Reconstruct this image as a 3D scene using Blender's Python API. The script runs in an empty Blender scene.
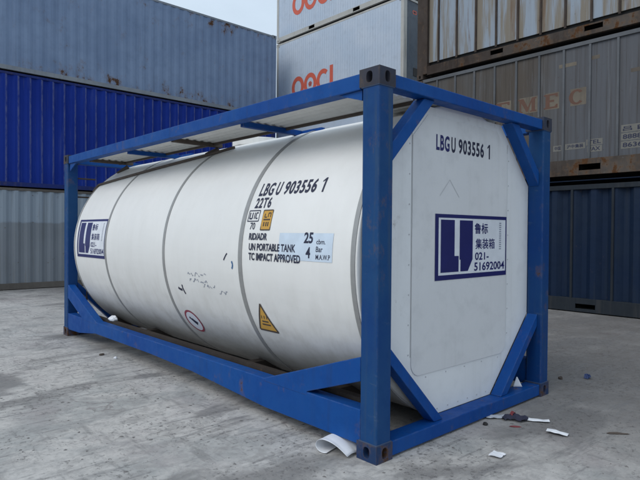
import bpy, bmesh, math, random
from mathutils import Vector, Matrix

random.seed(11)
SC = bpy.context.scene
COL = SC.collection
R = math.radians

# ------------------------------------------------------------------ camera
cam_d = bpy.data.cameras.new('camera')
cam = bpy.data.objects.new('camera', cam_d)
COL.objects.link(cam)
YAW, PITCH, ROLL = 0.7424, -0.0136, 0.0073
F = Vector((math.sin(YAW)*math.cos(PITCH), math.cos(YAW)*math.cos(PITCH), math.sin(PITCH)))
R0 = F.cross(Vector((0, 0, 1))).normalized()
U0 = R0.cross(F)
RX = R0*math.cos(ROLL) + U0*math.sin(ROLL)
UP = -R0*math.sin(ROLL) + U0*math.cos(ROLL)
M = Matrix((RX, UP, -F)).transposed().to_4x4()
M.translation = Vector((-2.688, -2.3751, 1.5097))
cam.matrix_world = M
cam_d.sensor_fit = 'HORIZONTAL'
cam_d.sensor_width = 36.0
cam_d.lens = 36.0*553.58/640.0
cam_d.clip_start = 0.05
cam_d.clip_end = 2000
SC.camera = cam

# ------------------------------------------------------------------ daylight: bright overcast
SUN_AZ = math.atan2(-0.80, 0.05)
SUN_EL = R(48)
w = bpy.data.worlds.new('World')
SC.world = w
w.use_nodes = True
nt = w.node_tree
nt.nodes.clear()
wo = nt.nodes.new('ShaderNodeOutputWorld')
bg = nt.nodes.new('ShaderNodeBackground')
sky = nt.nodes.new('ShaderNodeTexSky')
sky.sky_type = 'NISHITA'
sky.sun_disc = False
sky.sun_elevation = SUN_EL
sky.sun_rotation = SUN_AZ
sky.air_density = 1.0
sky.dust_density = 2.5
sky.ozone_density = 1.2
tc = nt.nodes.new('ShaderNodeTexCoord')
mp = nt.nodes.new('ShaderNodeMapping')
mp.inputs['Scale'].default_value = (1.2, 1.2, 2.6)
nz = nt.nodes.new('ShaderNodeTexNoise')
nz.inputs['Scale'].default_value = 2.2
nz.inputs['Detail'].default_value = 6
nz.inputs['Roughness'].default_value = 0.58
rp = nt.nodes.new('ShaderNodeValToRGB')
rp.color_ramp.elements[0].position = 0.25
rp.color_ramp.elements[0].color = (0.80, 0.80, 0.80, 1)
rp.color_ramp.elements[1].position = 0.68
rp.color_ramp.elements[1].color = (1.0, 1.0, 1.0, 1)
mx = nt.nodes.new('ShaderNodeMix')
mx.data_type = 'RGBA'
mx.inputs[7].default_value = (8.3, 9.9, 11.6, 1)
nt.links.new(tc.outputs['Generated'], mp.inputs['Vector'])
nt.links.new(mp.outputs[0], nz.inputs['Vector'])
nt.links.new(nz.outputs[0], rp.inputs[0])
nt.links.new(rp.outputs[0], mx.inputs[0])
nt.links.new(sky.outputs[0], mx.inputs[6])
nt.links.new(mx.outputs[2], bg.inputs['Color'])
bg.inputs['Strength'].default_value = 0.085
nt.links.new(bg.outputs[0], wo.inputs[0])

sun_d = bpy.data.lights.new('sun', 'SUN')
sun_d.energy = 1.25
sun_d.angle = R(40)
sun_d.color = (1.0, 0.97, 0.93)
sun = bpy.data.objects.new('sun', sun_d)
COL.objects.link(sun)
sd = Vector((math.sin(SUN_AZ)*math.cos(SUN_EL), math.cos(SUN_AZ)*math.cos(SUN_EL), math.sin(SUN_EL)))
sun.rotation_euler = sd.to_track_quat('Z', 'Y').to_euler()
sun.location = (0, 0, 30)

SC.view_settings.view_transform = 'Standard'
SC.view_settings.look = 'None'
SC.view_settings.exposure = 0.0
SC.view_settings.gamma = 1
SC.view_settings.use_curve_mapping = False
SC.render.engine = 'CYCLES'


# ------------------------------------------------------------------ node helpers
class NT:
    def __init__(s, name):
        s.m = bpy.data.materials.new(name)
        s.m.use_nodes = True
        s.t = s.m.node_tree
        s.b = s.t.nodes['Principled BSDF']
        s.tc = s.t.nodes.new('ShaderNodeTexCoord')
        s.vec = s.tc.outputs['Object']

    def link(s, a, b):
        s.t.links.new(a, b)

    def val(s, sock, v):
        if hasattr(v, 'links') or isinstance(v, bpy.types.NodeSocket):
            s.link(v, sock)
        else:
            sock.default_value = v

    def map(s, scale=(1, 1, 1), loc=(0, 0, 0), rot=(0, 0, 0), vec=None):
        n = s.t.nodes.new('ShaderNodeMapping')
        n.inputs['Scale'].default_value = scale
        n.inputs['Location'].default_value = loc
        n.inputs['Rotation'].default_value = rot
        s.link(vec or s.vec, n.inputs['Vector'])
        return n.outputs[0]

    def noise(s, vec, scale, detail=4, rough=0.55, dist=0):
        n = s.t.nodes.new('ShaderNodeTexNoise')
        n.inputs['Scale'].default_value = scale
        n.inputs['Detail'].default_value = detail
        n.inputs['Roughness'].default_value = rough
        n.inputs['Distortion'].default_value = dist
        s.link(vec, n.inputs['Vector'])
        return n.outputs[0]

    def voro(s, vec, scale, feature='DISTANCE_TO_EDGE'):
        n = s.t.nodes.new('ShaderNodeTexVoronoi')
        n.feature = feature
        n.inputs['Scale'].default_value = scale
        s.link(vec, n.inputs['Vector'])
        return n.outputs['Distance']

    def ramp(s, fac, a, b, va=0.0, vb=1.0):
        n = s.t.nodes.new('ShaderNodeMapRange')
        n.clamp = True
        n.interpolation_type = 'SMOOTHSTEP'
        n.inputs[1].default_value = a
        n.inputs[2].default_value = b
        n.inputs[3].default_value = va
        n.inputs[4].default_value = vb
        s.link(fac, n.inputs[0])
        return n.outputs[0]

    def math(s, op, a, b=0.0):
        n = s.t.nodes.new('ShaderNodeMath')
        n.operation = op
        s.val(n.inputs[0], a)
        s.val(n.inputs[1], b)
        return n.outputs[0]

    def mix(s, fac, a, b):
        n = s.t.nodes.new('ShaderNodeMix')
        n.data_type = 'RGBA'
        s.val(n.inputs[0], fac)
        for i, v in ((6, a), (7, b)):
            if isinstance(v, (tuple, list)):
                n.inputs[i].default_value = (*v[:3], 1)
            else:
                s.link(v, n.inputs[i])
        return n.outputs[2]

    def sep(s, vec=None):
        n = s.t.nodes.new('ShaderNodeSeparateXYZ')
        s.link(vec or s.vec, n.inputs[0])
        return n.outputs

    def bump(s, h, strength=0.3, dist=0.01):
        n = s.t.nodes.new('ShaderNodeBump')
        n.inputs['Strength'].default_value = strength
        n.inputs['Distance'].default_value = dist
        s.link(h, n.inputs['Height'])
        s.link(n.outputs[0], s.b.inputs['Normal'])

    def done(s, col, rough=0.6, metal=0.0, spec=0.4):
        s.val(s.b.inputs['Base Color'], (*col, 1) if isinstance(col, tuple) else col)
        s.val(s.b.inputs['Roughness'], rough)
        s.b.inputs['Metallic'].default_value = metal
        s.b.inputs['Specular IOR Level'].default_value = spec
        return s.m


def flat(name, col, rough=0.6, metal=0.0):
    n = NT(name)
    v = n.noise(n.map(loc=(3.1, 1.7, 0.4)), 9, 4)
    c = n.mix(n.ramp(v, .3, .7, 0, .35), col, tuple(x*0.72 for x in col))
    return n.done(c, rough, metal)


RUST = (0.085, 0.040, 0.020)


def paint(name, base, alt, seed=0.0, rust=0.10, rust_scale=7, streak=0.25, streak_col=(0.10, 0.09, 0.08),
          rough=0.5, low_rust=0.0, top_rust=0.0, zh=2.6, scuff=0.0, scuff_col=(.5, .5, .5), edge=0.0,
          edge_col=(.12, .14, .20), spec=.18):
    """Weathered steel paint: faded patches, runs of dirt, rust spots and chips."""
    n = NT(name)
    L = (seed*3.7, seed*2.1, seed*1.3)
    m0 = n.map(loc=L)
    big = n.noise(m0, 0.9, 5, .6)
    c = n.mix(n.ramp(big, .32, .68), base, alt)
    mid = n.noise(m0, 5.5, 6, .65)
    c = n.mix(n.ramp(mid, .45, .75, 0, .35), c, tuple(x*.72 for x in base))
    # vertical runs
    st = n.noise(n.map((9, 9, .45), L), 1.6, 5, .6)
    stm = n.noise(n.map((1, 1, .7), (L[2], L[0], L[1])), .8, 3)
    sf = n.math('MULTIPLY', n.ramp(st, .50, .74), n.ramp(stm, .35, .65, .15, 1))
    c = n.mix(n.math('MULTIPLY', sf, streak), c, streak_col)
    if scuff:
        sc = n.noise(n.map((1.5, 1.5, 6), L), 3.0, 7, .7)
        c = n.mix(n.ramp(sc, .62, .70, 0, scuff), c, scuff_col)
    if edge:
        bv = n.t.nodes.new('ShaderNodeBevel')
        bv.samples = 3
        bv.inputs['Radius'].default_value = .014
        ge = n.t.nodes.new('ShaderNodeNewGeometry')
        dt = n.t.nodes.new('ShaderNodeVectorMath')
        dt.operation = 'DOT_PRODUCT'
        n.link(bv.outputs[0], dt.inputs[0])
        n.link(ge.outputs['True Normal'], dt.inputs[1])
        en = n.noise(n.map(loc=(L[1]+2, L[0], L[2])), 13, 6, .7)
        ef = n.math('MULTIPLY', n.ramp(dt.outputs['Value'], .80, .985, 1, 0), n.ramp(en, .42, .62))
        c = n.mix(n.math('MULTIPLY', ef, edge), c, edge_col)
    z = n.sep()[2]
    # rust flecks
    r1 = n.noise(n.map((1, 1, .7), (L[1], L[2], L[0])), rust_scale, 7, .72)
    r2 = n.noise(n.map(loc=(L[2]+9, L[0], L[1])), 1.3, 3)
    thr = n.math('ADD', n.math('MULTIPLY', r1, .75), n.math('MULTIPLY', r2, .25))
    if low_rust:
        thr = n.math('ADD', thr, n.ramp(z, .10, .75, low_rust, 0))
    if top_rust:
        thr = n.math('ADD', thr, n.ramp(z, zh-.5, zh-.02, 0, top_rust))
    rf = n.ramp(thr, .70-rust, .745-rust)
    halo = n.ramp(thr, .62-rust, .745-rust, 0, .45)
    rc = n.mix(n.noise(m0, 30, 3), (0.14, 0.065, 0.028), (0.035, 0.022, 0.016))
    c = n.mix(halo, c, (0.16, 0.10, 0.06))
    c = n.mix(rf, c, rc)
    rg = n.math('ADD', n.ramp(mid, .3, .7, rough-.08, rough+.12), n.math('MULTIPLY', rf, .25))
    h = n.math('ADD', n.math('MULTIPLY', mid, .5), n.math('MULTIPLY', rf, -.6))
    n.bump(h, .25, .006)
    return n.done(c, rg, 0, spec)


# ------------------------------------------------------------------ materials
def ground_mat():
    n = NT('concrete_yard')
    p = n.map()
    big = n.noise(p, .22, 5, .6)
    mid = n.noise(n.map(loc=(4, 9, 0)), 1.1, 8, .68, .4)
    fine = n.noise(n.map(loc=(1, 2, 0)), 14, 8, .7)
    c = n.mix(n.ramp(big, .3, .7), (.545, .520, .490), (.465, .445, .422))
    c = n.mix(n.ramp(mid, .46, .62, 0, .60), c, (.265, .278, .275))
    pale = n.noise(n.map(loc=(17, 3, 0)), .8, 7, .62)
    c = n.mix(n.ramp(pale, .48, .68, 0, .7), c, (.57, .55, .525))
    blot = n.noise(n.map(loc=(23, 7, 0)), 4.2, 8, .72, .6)
    c = n.mix(n.ramp(blot, .50, .61, 0, .50), c, (.29, .276, .264))
    blot2 = n.noise(n.map(loc=(3, 37, 0)), 8.5, 8, .75, .3)
    c = n.mix(n.ramp(blot2, .52, .61, 0, .42), c, (.30, .287, .275))
    # reddish soil film
    red = n.noise(n.map(loc=(-7, 21, 0)), 1.3, 6, .6)
    c = n.mix(n.ramp(red, .52, .70, 0, .40), c, (.33, .285, .285))
    # brown soil, plus shade towards the right hand stack painted into the colour
    xx = n.sep()[0]
    soil = n.noise(n.map(loc=(41, 2, 0)), .55, 7, .65)
    sf = n.math('MULTIPLY', n.ramp(soil, .22, .58, .35, 1), n.ramp(xx, .2, 3.0, 0, 1))
    c = n.mix(sf, c, (.150, .138, .130))
    # old oil and tyre-rubber stains in a few places
    oil = n.noise(n.map((.8, 1.5, 1), (13, 27, 0), (0, 0, R(-35))), .75, 6, .6, .5)
    c = n.mix(n.ramp(oil, .53, .64, 0, .7), c, (.150, .142, .138))
    # scrape marks dragged by containers
    sx = n.noise(n.map((.5, 4.5, 1), (2, 5, 0), (0, 0, R(38))), 2.0, 7, .68)
    c = n.mix(n.ramp(sx, .54, .64, 0, .55), c, (.16, .155, .155))
    sy = n.noise(n.map((3.6, .6, 1), (8, 1, 0), (0, 0, R(20))), 2.4, 7, .66)
    c = n.mix(n.ramp(sy, .56, .66, 0, .45), c, (.17, .165, .16))
    # pits and grime flecks in two sizes
    pit = n.noise(n.map(loc=(31, 11, 0)), 22, 7, .80)
    pm = n.noise(n.map(loc=(5, 41, 0)), 1.4, 4)
    pf = n.math('MULTIPLY', n.ramp(pit, .560, .61), n.ramp(pm, .42, .56, .14, 1))
    c = n.mix(n.math('MULTIPLY', pf, .62), c, (.09, .08, .076))
    pit2 = n.noise(n.map((1, 1.6, 1), (11, 61, 0)), 9.5, 8, .82)
    pf2 = n.math('MULTIPLY', n.ramp(pit2, .575, .635), n.ramp(pm, .45, .62, .15, 1))
    c = n.mix(n.math('MULTIPLY', pf2, .8), c, (.06, .05, .052))
    c = n.mix(n.ramp(fine, .35, .7, 0, .35), c, (.22, .218, .22))
    spk = n.noise(n.map(loc=(3, 3, 0)), 85, 4, .7)
    c = n.mix(n.ramp(spk, .60, .74, 0, .5), c, (.56, .555, .55))
    # a few cracks
    wob = n.t.nodes.new('ShaderNodeVectorMath')
    wob.operation = 'MULTIPLY_ADD'
    nn = n.t.nodes.new('ShaderNodeTexNoise')
    nn.inputs['Scale'].default_value = 1.7
    nn.inputs['Detail'].default_value = 6
    n.link(p, nn.inputs['Vector'])
    n.link(nn.outputs['Color'], wob.inputs[0])
    wob.inputs[1].default_value = (1.1, 1.1, 0)
    n.link(p, wob.inputs[2])
    cr = n.voro(wob.outputs[0], .35)
    cm = n.noise(n.map(loc=(9, 2, 0)), .6, 3)
    cf = n.math('MULTIPLY', n.ramp(cr, .001, .005, 1, 0), n.ramp(cm, .50, .62))
    c = n.mix(n.math('MULTIPLY', cf, .35), c, (.12, .085, .085))
    h = n.math('ADD', n.math('ADD', n.math('MULTIPLY', mid, .8), n.math('MULTIPLY', fine, .35)),
               n.math('ADD', n.math('MULTIPLY', pf, -.35), n.math('MULTIPLY', cf, -.2)))
    n.bump(h, .55, .03)
    return n.done(c, n.ramp(mid, .3, .7, .72, .92), 0, .25)


M_GROUND = ground_mat()
M_FRAME = paint('blue_frame_paint', (.003, .054, .250), (.005, .069, .270), 1, rust=.062, rust_scale=8,
                streak=.40, streak_col=(.020, .040, .110), rough=.5, scuff=.22, scuff_col=(.05, .11, .27), edge=.75)
M_POST = paint('worn_blue_post_paint', (.004, .041, .175), (.012, .063, .175), 2, rust=.068, rust_scale=6,
               streak=.8, streak_col=(.050, .080, .115), rough=.55, scuff=.40, scuff_col=(.08, .12, .19), edge=.85)
M_CAST = paint('rusted_casting', (.060, .052, .052), (.030, .046, .085), 3, rust=.13, streak=.3, rough=.75, edge=.6, edge_col=(.10, .07, .05))
M_CASTBLUE = paint('scraped_blue_casting', (.012, .040, .120), (.030, .048, .085), 4, rust=.10, streak=.3, rough=.65, low_rust=.08,
                   edge=.7, edge_col=(.12, .08, .055))
M_WELD = paint('rubbed_weld', (.030, .075, .18), (.06, .075, .11), 5, rust=.10, streak=.3, rough=.6)
M_HOLE = flat('casting_inside', (.012, .011, .011), .9)


def tank_white():
    n = NT('white_tank_cladding')
    big = n.noise(n.map(loc=(2, 1, 4)), .8, 4)
    c = n.mix(n.ramp(big, .3, .7), (.80, .785, .755), (.745, .735, .71))
    x, y, z = n.sep()
    # dirt drips denser low down, then shade painted into the belly colour
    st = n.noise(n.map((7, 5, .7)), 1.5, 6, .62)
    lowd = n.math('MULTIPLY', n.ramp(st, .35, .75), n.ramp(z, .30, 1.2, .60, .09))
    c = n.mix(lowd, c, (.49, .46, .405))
    belly_shade = n.ramp(z, .18, .80, .95, 0)
    c = n.mix(n.math('MULTIPLY', belly_shade, n.ramp(n.noise(n.map((1, .5, 1), (5, 5, 5)), 1.6, 6, .6), .10, .60, .35, 1)), c, (.20, .19, .175))
    sp = n.noise(n.map(loc=(8, 8, 1)), 22, 6, .75)
    sm = n.noise(n.map(loc=(1, 8, 3)), 1.9, 3)
    c = n.mix(n.math('MULTIPLY', n.ramp(sp, .66, .74), n.ramp(sm, .5, .66, 0, .7)), c, (.22, .19, .17))
    # shallow dents in the thin sheet
    dent = n.noise(n.map((1, 1, 1), (4, 4, 2)), 1.9, 2, .4)
    n.bump(n.math('ADD', dent, n.math('MULTIPLY', n.noise(n.map((2.5, .5, 2.5), (1, 9, 2)), 2.2, 3, .5), .35)), .30, .035)
    return n.done(c, .42, 0, .4)


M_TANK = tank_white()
M_ENDW = paint('white_end_cladding', (.76, .765, .77), (.71, .715, .72), 6, rust=.02, streak=.22, streak_col=(.42, .40, .37), rough=.42)
M_ENDG = paint('greyer_end_sheet', (.66, .66, .665), (.70, .70, .705), 7, rust=-.03, streak=.25, streak_col=(.42, .40, .37), rough=.45)
M_ENDG.name = 'greyer_end_sheet'
M_BAND = flat('dull_steel_band', (.36, .355, .345), .45, .4)
M_SEAM = flat('dark_seam', (.10, .095, .09), .8)  # dark seam colour for the barrel's far shoulder
M_RIVET = flat('painted_rivet', (.52, .52, .53), .6)
M_SHUT = flat('sheet_joint', (.48, .48, .48), .7)
M_ALU = paint('weathered_walkway', (.74, .73, .70), (.64, .63, .60), 8, rust=-.02, streak=.3, rough=.6)
M_BROWN = paint('brown_steel', (.075, .058, .048), (.11, .09, .077), 9, rust=.03, streak=.3, rough=.75)
M_UNDER = paint('grimy_under_steel', (.040, .032, .028), (.06, .05, .044), 10, rust=.05, streak=.3, rough=.8)
M_DARK = flat('dark_steel', (.030, .028, .027), .75)
M_NAVY = flat('navy_vinyl', (.012, .014, .115), .4)
M_INK = flat('black_navy_lettering', (.018, .020, .050), .45)
M_STW = flat('white_vinyl', (.74, .76, .80), .4)
M_STB = flat('pale_blue_vinyl', (.62, .71, .81), .4)
M_ORANGE = flat('amber_vinyl', (.62, .34, .055), .45)
M_RED = flat('red_print', (.30, .045, .07), .5)
M_GREYINK = flat('grey_pen', (.28, .30, .36), .6)
M_BLUEINK = flat('blue_scuff', (.05, .14, .30), .6)

M_SKYBLUE = paint('faded_light_blue', (.195, .262, .385), (.155, .215, .330), 12, rust=.062, rust_scale=4.2,
                  streak=.40, streak_col=(.12, .155, .23), rough=.6, low_rust=.105, top_rust=.06, zh=2.8)
M_SKYRAIL = paint('grey_blue_rail', (.25, .27, .295), (.19, .21, .24), 13, rust=.03, streak=.3, rough=.65)


def royal_blue():
    n = NT('chalked_royal_blue')
    x, y, z = n.sep()
    big = n.noise(n.map(loc=(3, 1, 1)), .7, 4)
    c = n.mix(n.ramp(big, .3, .7), (.006, .024, .205), (.009, .032, .245))
    # paint chalked pale along the outer edge of each fold
    fr = n.math('FRACT', n.math('DIVIDE', n.math('ADD', x, .0), .2780))
    d = n.math('ABSOLUTE', n.math('SUBTRACT', fr, .30))
    w_ = n.noise(n.map((6, 1, 1.6), (2, 0, 3)), 2.5, 6, .7)
    line = n.math('MULTIPLY', n.ramp(d, .03, .13, 1, 0), n.ramp(w_, .36, .60, .12, .62))
    c = n.mix(line, c, (.16, .18, .32))
    st = n.noise(n.map((8, 8, .5), (1, 2, 5)), 1.7, 5, .6)
    c = n.mix(n.ramp(st, .55, .75, 0, .35), c, (.07, .09, .22))
    sp = n.noise(n.map(loc=(4, 4, 4)), 9, 7, .75)
    c = n.mix(n.ramp(sp, .66, .72, 0, .8), c, (.05, .032, .03))
    n.bump(sp, .2, .005)
    return n.done(c, .7, 0, .12)


M_ROYAL = royal_blue()
M_ROYALRAIL = paint('dark_blue_rail', (.014, .028, .15), (.02, .03, .12), 15, rust=.06, streak=.4, rough=.7)


def grey_patch():
    n = NT('patched_grey_paint')
    x, y, z = n.sep()
    big = n.noise(n.map(loc=(1, 7, 2)), .8, 4)
    c = n.mix(n.ramp(big, .3, .7), (.180, .198, .220), (.205, .225, .250))
    # repainted lighter upper half with a wavy lower edge
    e = n.math('ADD', z, n.math('MULTIPLY', n.noise(n.map((1.6, 1, .6), (1, 1, 1)), 1.0, 4), .35))
    c = n.mix(n.ramp(e, 1.86, 1.92), c, (.255, .300, .350))
    st = n.noise(n.map((9, 9, .5), (5, 5, 5)), 1.6, 5, .6)
    c = n.mix(n.ramp(st, .5, .75, 0, .4), c, (.16, .155, .14))
    sp = n.noise(n.map(loc=(6, 4, 2)), 8, 7, .75)
    c = n.mix(n.ramp(sp, .64, .70, 0, .8), c, (.08, .045, .03))
    n.bump(sp, .2, .005)
    return n.done(c, .6, 0, .3)


M_GREY = grey_patch()
M_GREYRAIL = paint('brown_grey_rail', (.10, .088, .078), (.14, .125, .11), 16, rust=.03, streak=.3, rough=.8)
M_REEFER = paint('white_reefer_wall', (.49, .545, .62), (.43, .50, .59), 17, rust=.012, rust_scale=5, streak=.20,
                 streak_col=(.32, .35, .40), rough=.5)
M_REEFRAIL = paint('cream_reefer_rail', (.46, .45, .42), (.40, .39, .36), 18, rust=.01, streak=.4, streak_col=(.12, .09, .06), rough=.6)
M_REEFEND = paint('slate_reefer_end', (.085, .105, .13), (.11, .125, .145), 19, rust=.01, streak=.4, rough=.6)
M_LOGO = flat('faded_red_logo', (.58, .105, .060), .6)
M_LOGO2 = flat('faded_red_logo_pale', (.50, .40, .42), .6)


def cream_sheets():
    n = NT('stained_cream_sheet')
    x, y, z = n.sep()
    st = n.noise(n.map((1.5, 1, .12), (4, 1, 2)), 1.9, 5, .65)
    c = n.mix(n.ramp(st, .44, .56), (.265, .310, .365), (.200, .172, .135))
    s2 = n.noise(n.map((9, 1, .16), (1, 1, 7)), 1.5, 5, .65)
    c = n.mix(n.ramp(s2, .52, .72, 0, .75), c, (.175, .14, .105))
    s4 = n.noise(n.map((14, 1, .10), (6, 1, 2)), 1.5, 4, .65)
    c = n.mix(n.ramp(s4, .54, .68, 0, .45), c, (.29, .335, .385))
    s3 = n.noise(n.map((2.6, 1, .22), (9, 3, 1)), 1.8, 6, .7)
    c = n.mix(n.ramp(s3, .54, .70, 0, .8), c, (.135, .075, .040))
    sp = n.noise(n.map(loc=(2, 4, 9)), 10, 7, .75)
    c = n.mix(n.ramp(sp, .64, .71, 0, .8), c, (.06, .045, .035))
    n.bump(s2, .2, .006)
    return n.done(c, .55, 0, .3)


M_CREAM = cream_sheets()
M_RUSTRAIL = paint('rusty_flaking_rail', (.045, .034, .029), (.095, .080, .070), 21, rust=.14, rust_scale=4, streak=.5, rough=.85, scuff=.7, scuff_col=(.17, .155, .14), spec=.1)
M_RUSTPOST = paint('rusty_brown_post', (.050, .038, .032), (.075, .06, .052), 22, rust=.09, streak=.5, rough=.8, spec=.1)


def steel_sheets():
    n = NT('grimy_grey_sheet')
    x, y, z = n.sep()
    big = n.noise(n.map((1, 1, .5), (6, 2, 1)), .9, 5, .6)
    c = n.mix(n.ramp(big, .35, .65), (.080, .065, .052), (.090, .086, .083))
    c = n.mix(n.ramp(x, 2.6, 4.2, 0, .65), c, (.100, .112, .135))
    st = n.noise(n.map((11, 1, .18), (2, 5, 3)), 1.6, 6, .65)
    c = n.mix(n.ramp(st, .45, .72, 0, .75), c, (.040, .031, .024))
    s2 = n.noise(n.map((7, 1, .3), (7, 5, 8)), 1.9, 5, .65)
    c = n.mix(n.ramp(s2, .56, .74, 0, .6), c, (.15, .155, .165))
    sp = n.noise(n.map(loc=(3, 6, 2)), 9, 7, .75)
    c = n.mix(n.ramp(sp, .63, .70, 0, .8), c, (.06, .038, .026))
    n.bump(st, .15, .006)
    return n.done(c, .65, 0, .3)


M_SHEET = steel_sheets()
M_GREYRIB = paint('pale_grey_rib', (.125, .131, .142), (.085, .088, .092), 24, rust=.01, streak=.4, rough=.6)
M_NAVYWALL = paint('dull_navy_wall', (.007, .018, .046), (.011, .022, .046), 25, rust=.015, streak=.5, streak_col=(.025, .032, .042), rough=.6)
M_NAVYRAIL = paint('slate_rail', (.022, .028, .036), (.019, .023, .029), 26, rust=.02, streak=.3, rough=.7)
M_PLACARD = flat('weathered_placard', (.165, .158, .140), .6)
M_LETC = paint('peeling_cream_letter', (.205, .175, .135), (.11, .093, .078), 27, rust=.03, streak=.8, streak_col=(.09, .075, .06), rough=.7)
M_LETR = flat('rust_brown_letter', (.125, .062, .042), .7)
M_PAPER = flat('white_paper', (.80, .81, .84), .7)
M_PAPERG = flat('dull_paper', (.52, .54, .58), .8)
M_SCRAPB = flat('blue_plastic', (.015, .035, .12), .5)
M_SCRAPD = flat('dark_rag', (.035, .036, .065), .8)
M_SCRAPR = flat('red_wrapper', (.22, .04, .045), .5)
M_STONE = flat('grey_grit', (.16, .15, .145), .9)
M_INT = flat('unlit_steel', (.05, .05, .05), .9)


# ------------------------------------------------------------------ mesh helpers
class MB:
    """Collects vertices and faces, then links them as ONE mesh object."""
    def __init__(s):
        s.v, s.f = [], []

    def add(s, vs, fs):
        b = len(s.v)
        s.v += [tuple(v) for v in vs]
        s.f += [tuple(i+b for i in f) for f in fs]
        return s

    def box(s, x0, x1, y0, y1, z0, z1):
        vs = [(x, y, z) for z in (z0, z1) for y in (y0, y1) for x in (x0, x1)]
        return s.add(vs, [(0, 2, 3, 1), (4, 5, 7, 6), (0, 1, 5, 4), (2, 6, 7, 3), (0, 4, 6, 2), (1, 3, 7, 5)])

    def prism(s, poly, axis, a, b):
        """poly: 2D points; axis 'y' -> poly is (x,z) swept from y=a to b; 'x' -> (y,z); 'z' -> (x,y)."""
        def P(q, t):
            return {'y': (q[0], t, q[1]), 'x': (t, q[0], q[1]), 'z': (q[0], q[1], t)}[axis]
        n = len(poly)
        vs = [P(q, a) for q in poly] + [P(q, b) for q in poly]
        fs = [tuple(range(n))[::-1], tuple(range(n, 2*n))]
        fs += [(i, (i+1) % n, n+(i+1) % n, n+i) for i in range(n)]
        return s.add(vs, fs)

    def tube(s, pts, r, seg=10):
        pts = [Vector(p) for p in pts]
        rings = []
        for i, p in enumerate(pts):
            d = (pts[min(i+1, len(pts)-1)] - pts[max(i-1, 0)]).normalized()
            a = d.cross(Vector((0, 0, 1)))
            if a.length < 1e-3:
                a = d.cross(Vector((1, 0, 0)))
            a.normalize()
            b = d.cross(a)
            rings.append([p + r*(a*math.cos(2*math.pi*k/seg) + b*math.sin(2*math.pi*k/seg)) for k in range(seg)])
        vs = [v for q in rings for v in q]
        fs = [(i*seg+k, i*seg+(k+1) % seg, (i+1)*seg+(k+1) % seg, (i+1)*seg+k) for i in range(len(pts)-1) for k in range(seg)]
        fs += [tuple(range(seg))[::-1], tuple((len(pts)-1)*seg+k for k in range(seg))]
        return s.add(vs, fs)

    def holed(s, c, u, v, w_, h_, ow, oh, depth, n, seg=32):
        """rectangle w_*h_ centred at c (axes u, v, outward normal n) with a slot ow*oh sunk by depth"""
        c, u, v, n = map(Vector, (c, u, v, n))
        outer, inner, deep = [], [], []
        for k in range(seg):
            a = 2*math.pi*(k+.5)/seg
            ca, sa = math.cos(a), math.sin(a)
            t = min(w_/2/abs(ca) if abs(ca) > 1e-6 else 9, h_/2/abs(sa) if abs(sa) > 1e-6 else 9)
            outer.append(c + u*ca*t + v*sa*t)
            inner.append(c + u*math.copysign(abs(ca)**.75, ca)*ow/2 + v*math.copysign(abs(sa)**.75, sa)*oh/2)
            deep.append(inner[-1] - n*depth)
        # snap nearest samples to the rectangle's corners
        for sx in (-1, 1):
            for sy in (-1, 1):
                q = c + u*sx*w_/2 + v*sy*h_/2
                i = min(range(seg), key=lambda j: (outer[j]-q).length)
                outer[i] = q
        fs = []
        for k in range(seg):
            j = (k+1) % seg
            fs.append((k, j, seg+j, seg+k))
            fs.append((seg+k, seg+j, 2*seg+j, 2*seg+k))
        fs.append(tuple(2*seg+k for k in range(seg)))
        return s.add(outer+inner+deep, fs)

    def build(s, name, mat, parent=None, bevel=0.0, smooth=False, mats=None, fm=None):
        me = bpy.data.meshes.new(name)
        me.from_pydata(s.v, [], s.f)
        bm = bmesh.new()
        bm.from_mesh(me)
        bmesh.ops.recalc_face_normals(bm, faces=bm.faces)
        bm.to_mesh(me)
        bm.free()
        me.materials.append(mat)
        o = bpy.data.objects.new(name, me)
        COL.objects.link(o)
        if parent:
            o.parent = parent
        if bevel:
            b = o.modifiers.new('bevel', 'BEVEL')
            b.width = bevel
            b.segments = 2
            b.limit_method = 'ANGLE'
            b.angle_limit = R(40)
        if smooth:
            for p in me.polygons:
                p.use_smooth = True
        return o


def tag(o, label=None, cat=None, group=None, kind=None):
    for k, v in (('label', label), ('category', cat), ('group', group), ('kind', kind)):
        if v:
            o[k] = v
    return o


def empty(name, loc=(0, 0, 0), rz=0.0):
    o = bpy.data.objects.new(name, None)
    COL.objects.link(o)
    o.location = loc
    o.rotation_euler = (0, 0, rz)
    return o


def text_flat(body, h, width=None, bold=0.0, shear=0.0, n_spacing=1.0):
    """Outline text as (vertices2d, faces): cap height h, scaled to width, origin at lower left."""
    c = bpy.data.curves.new('lettering', 'FONT')
    c.body = body
    c.size = 1.0
    c.offset = bold
    c.shear = shear
    c.space_character = n_spacing
    c.resolution_u = 3
    o = bpy.data.objects.new('lettering', c)
    COL.objects.link(o)
    bpy.context.view_layer.update()
    dg = bpy.context.evaluated_depsgraph_get()
    me = bpy.data.meshes.new_from_object(o.evaluated_get(dg))
    vs = [v.co.copy() for v in me.vertices]
    fs = [tuple(p.vertices) for p in me.polygons]
    bpy.data.objects.remove(o)
    bpy.data.meshes.remove(me)
    x0, x1 = min(v.x for v in vs), max(v.x for v in vs)
    y0, y1 = min(v.y for v in vs), max(v.y for v in vs)
    sy = h/(y1-y0)
    sx = (width/(x1-x0)) if width else sy
    return [((v.x-x0)*sx, (v.y-y0)*sy) for v in vs], fs


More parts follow.
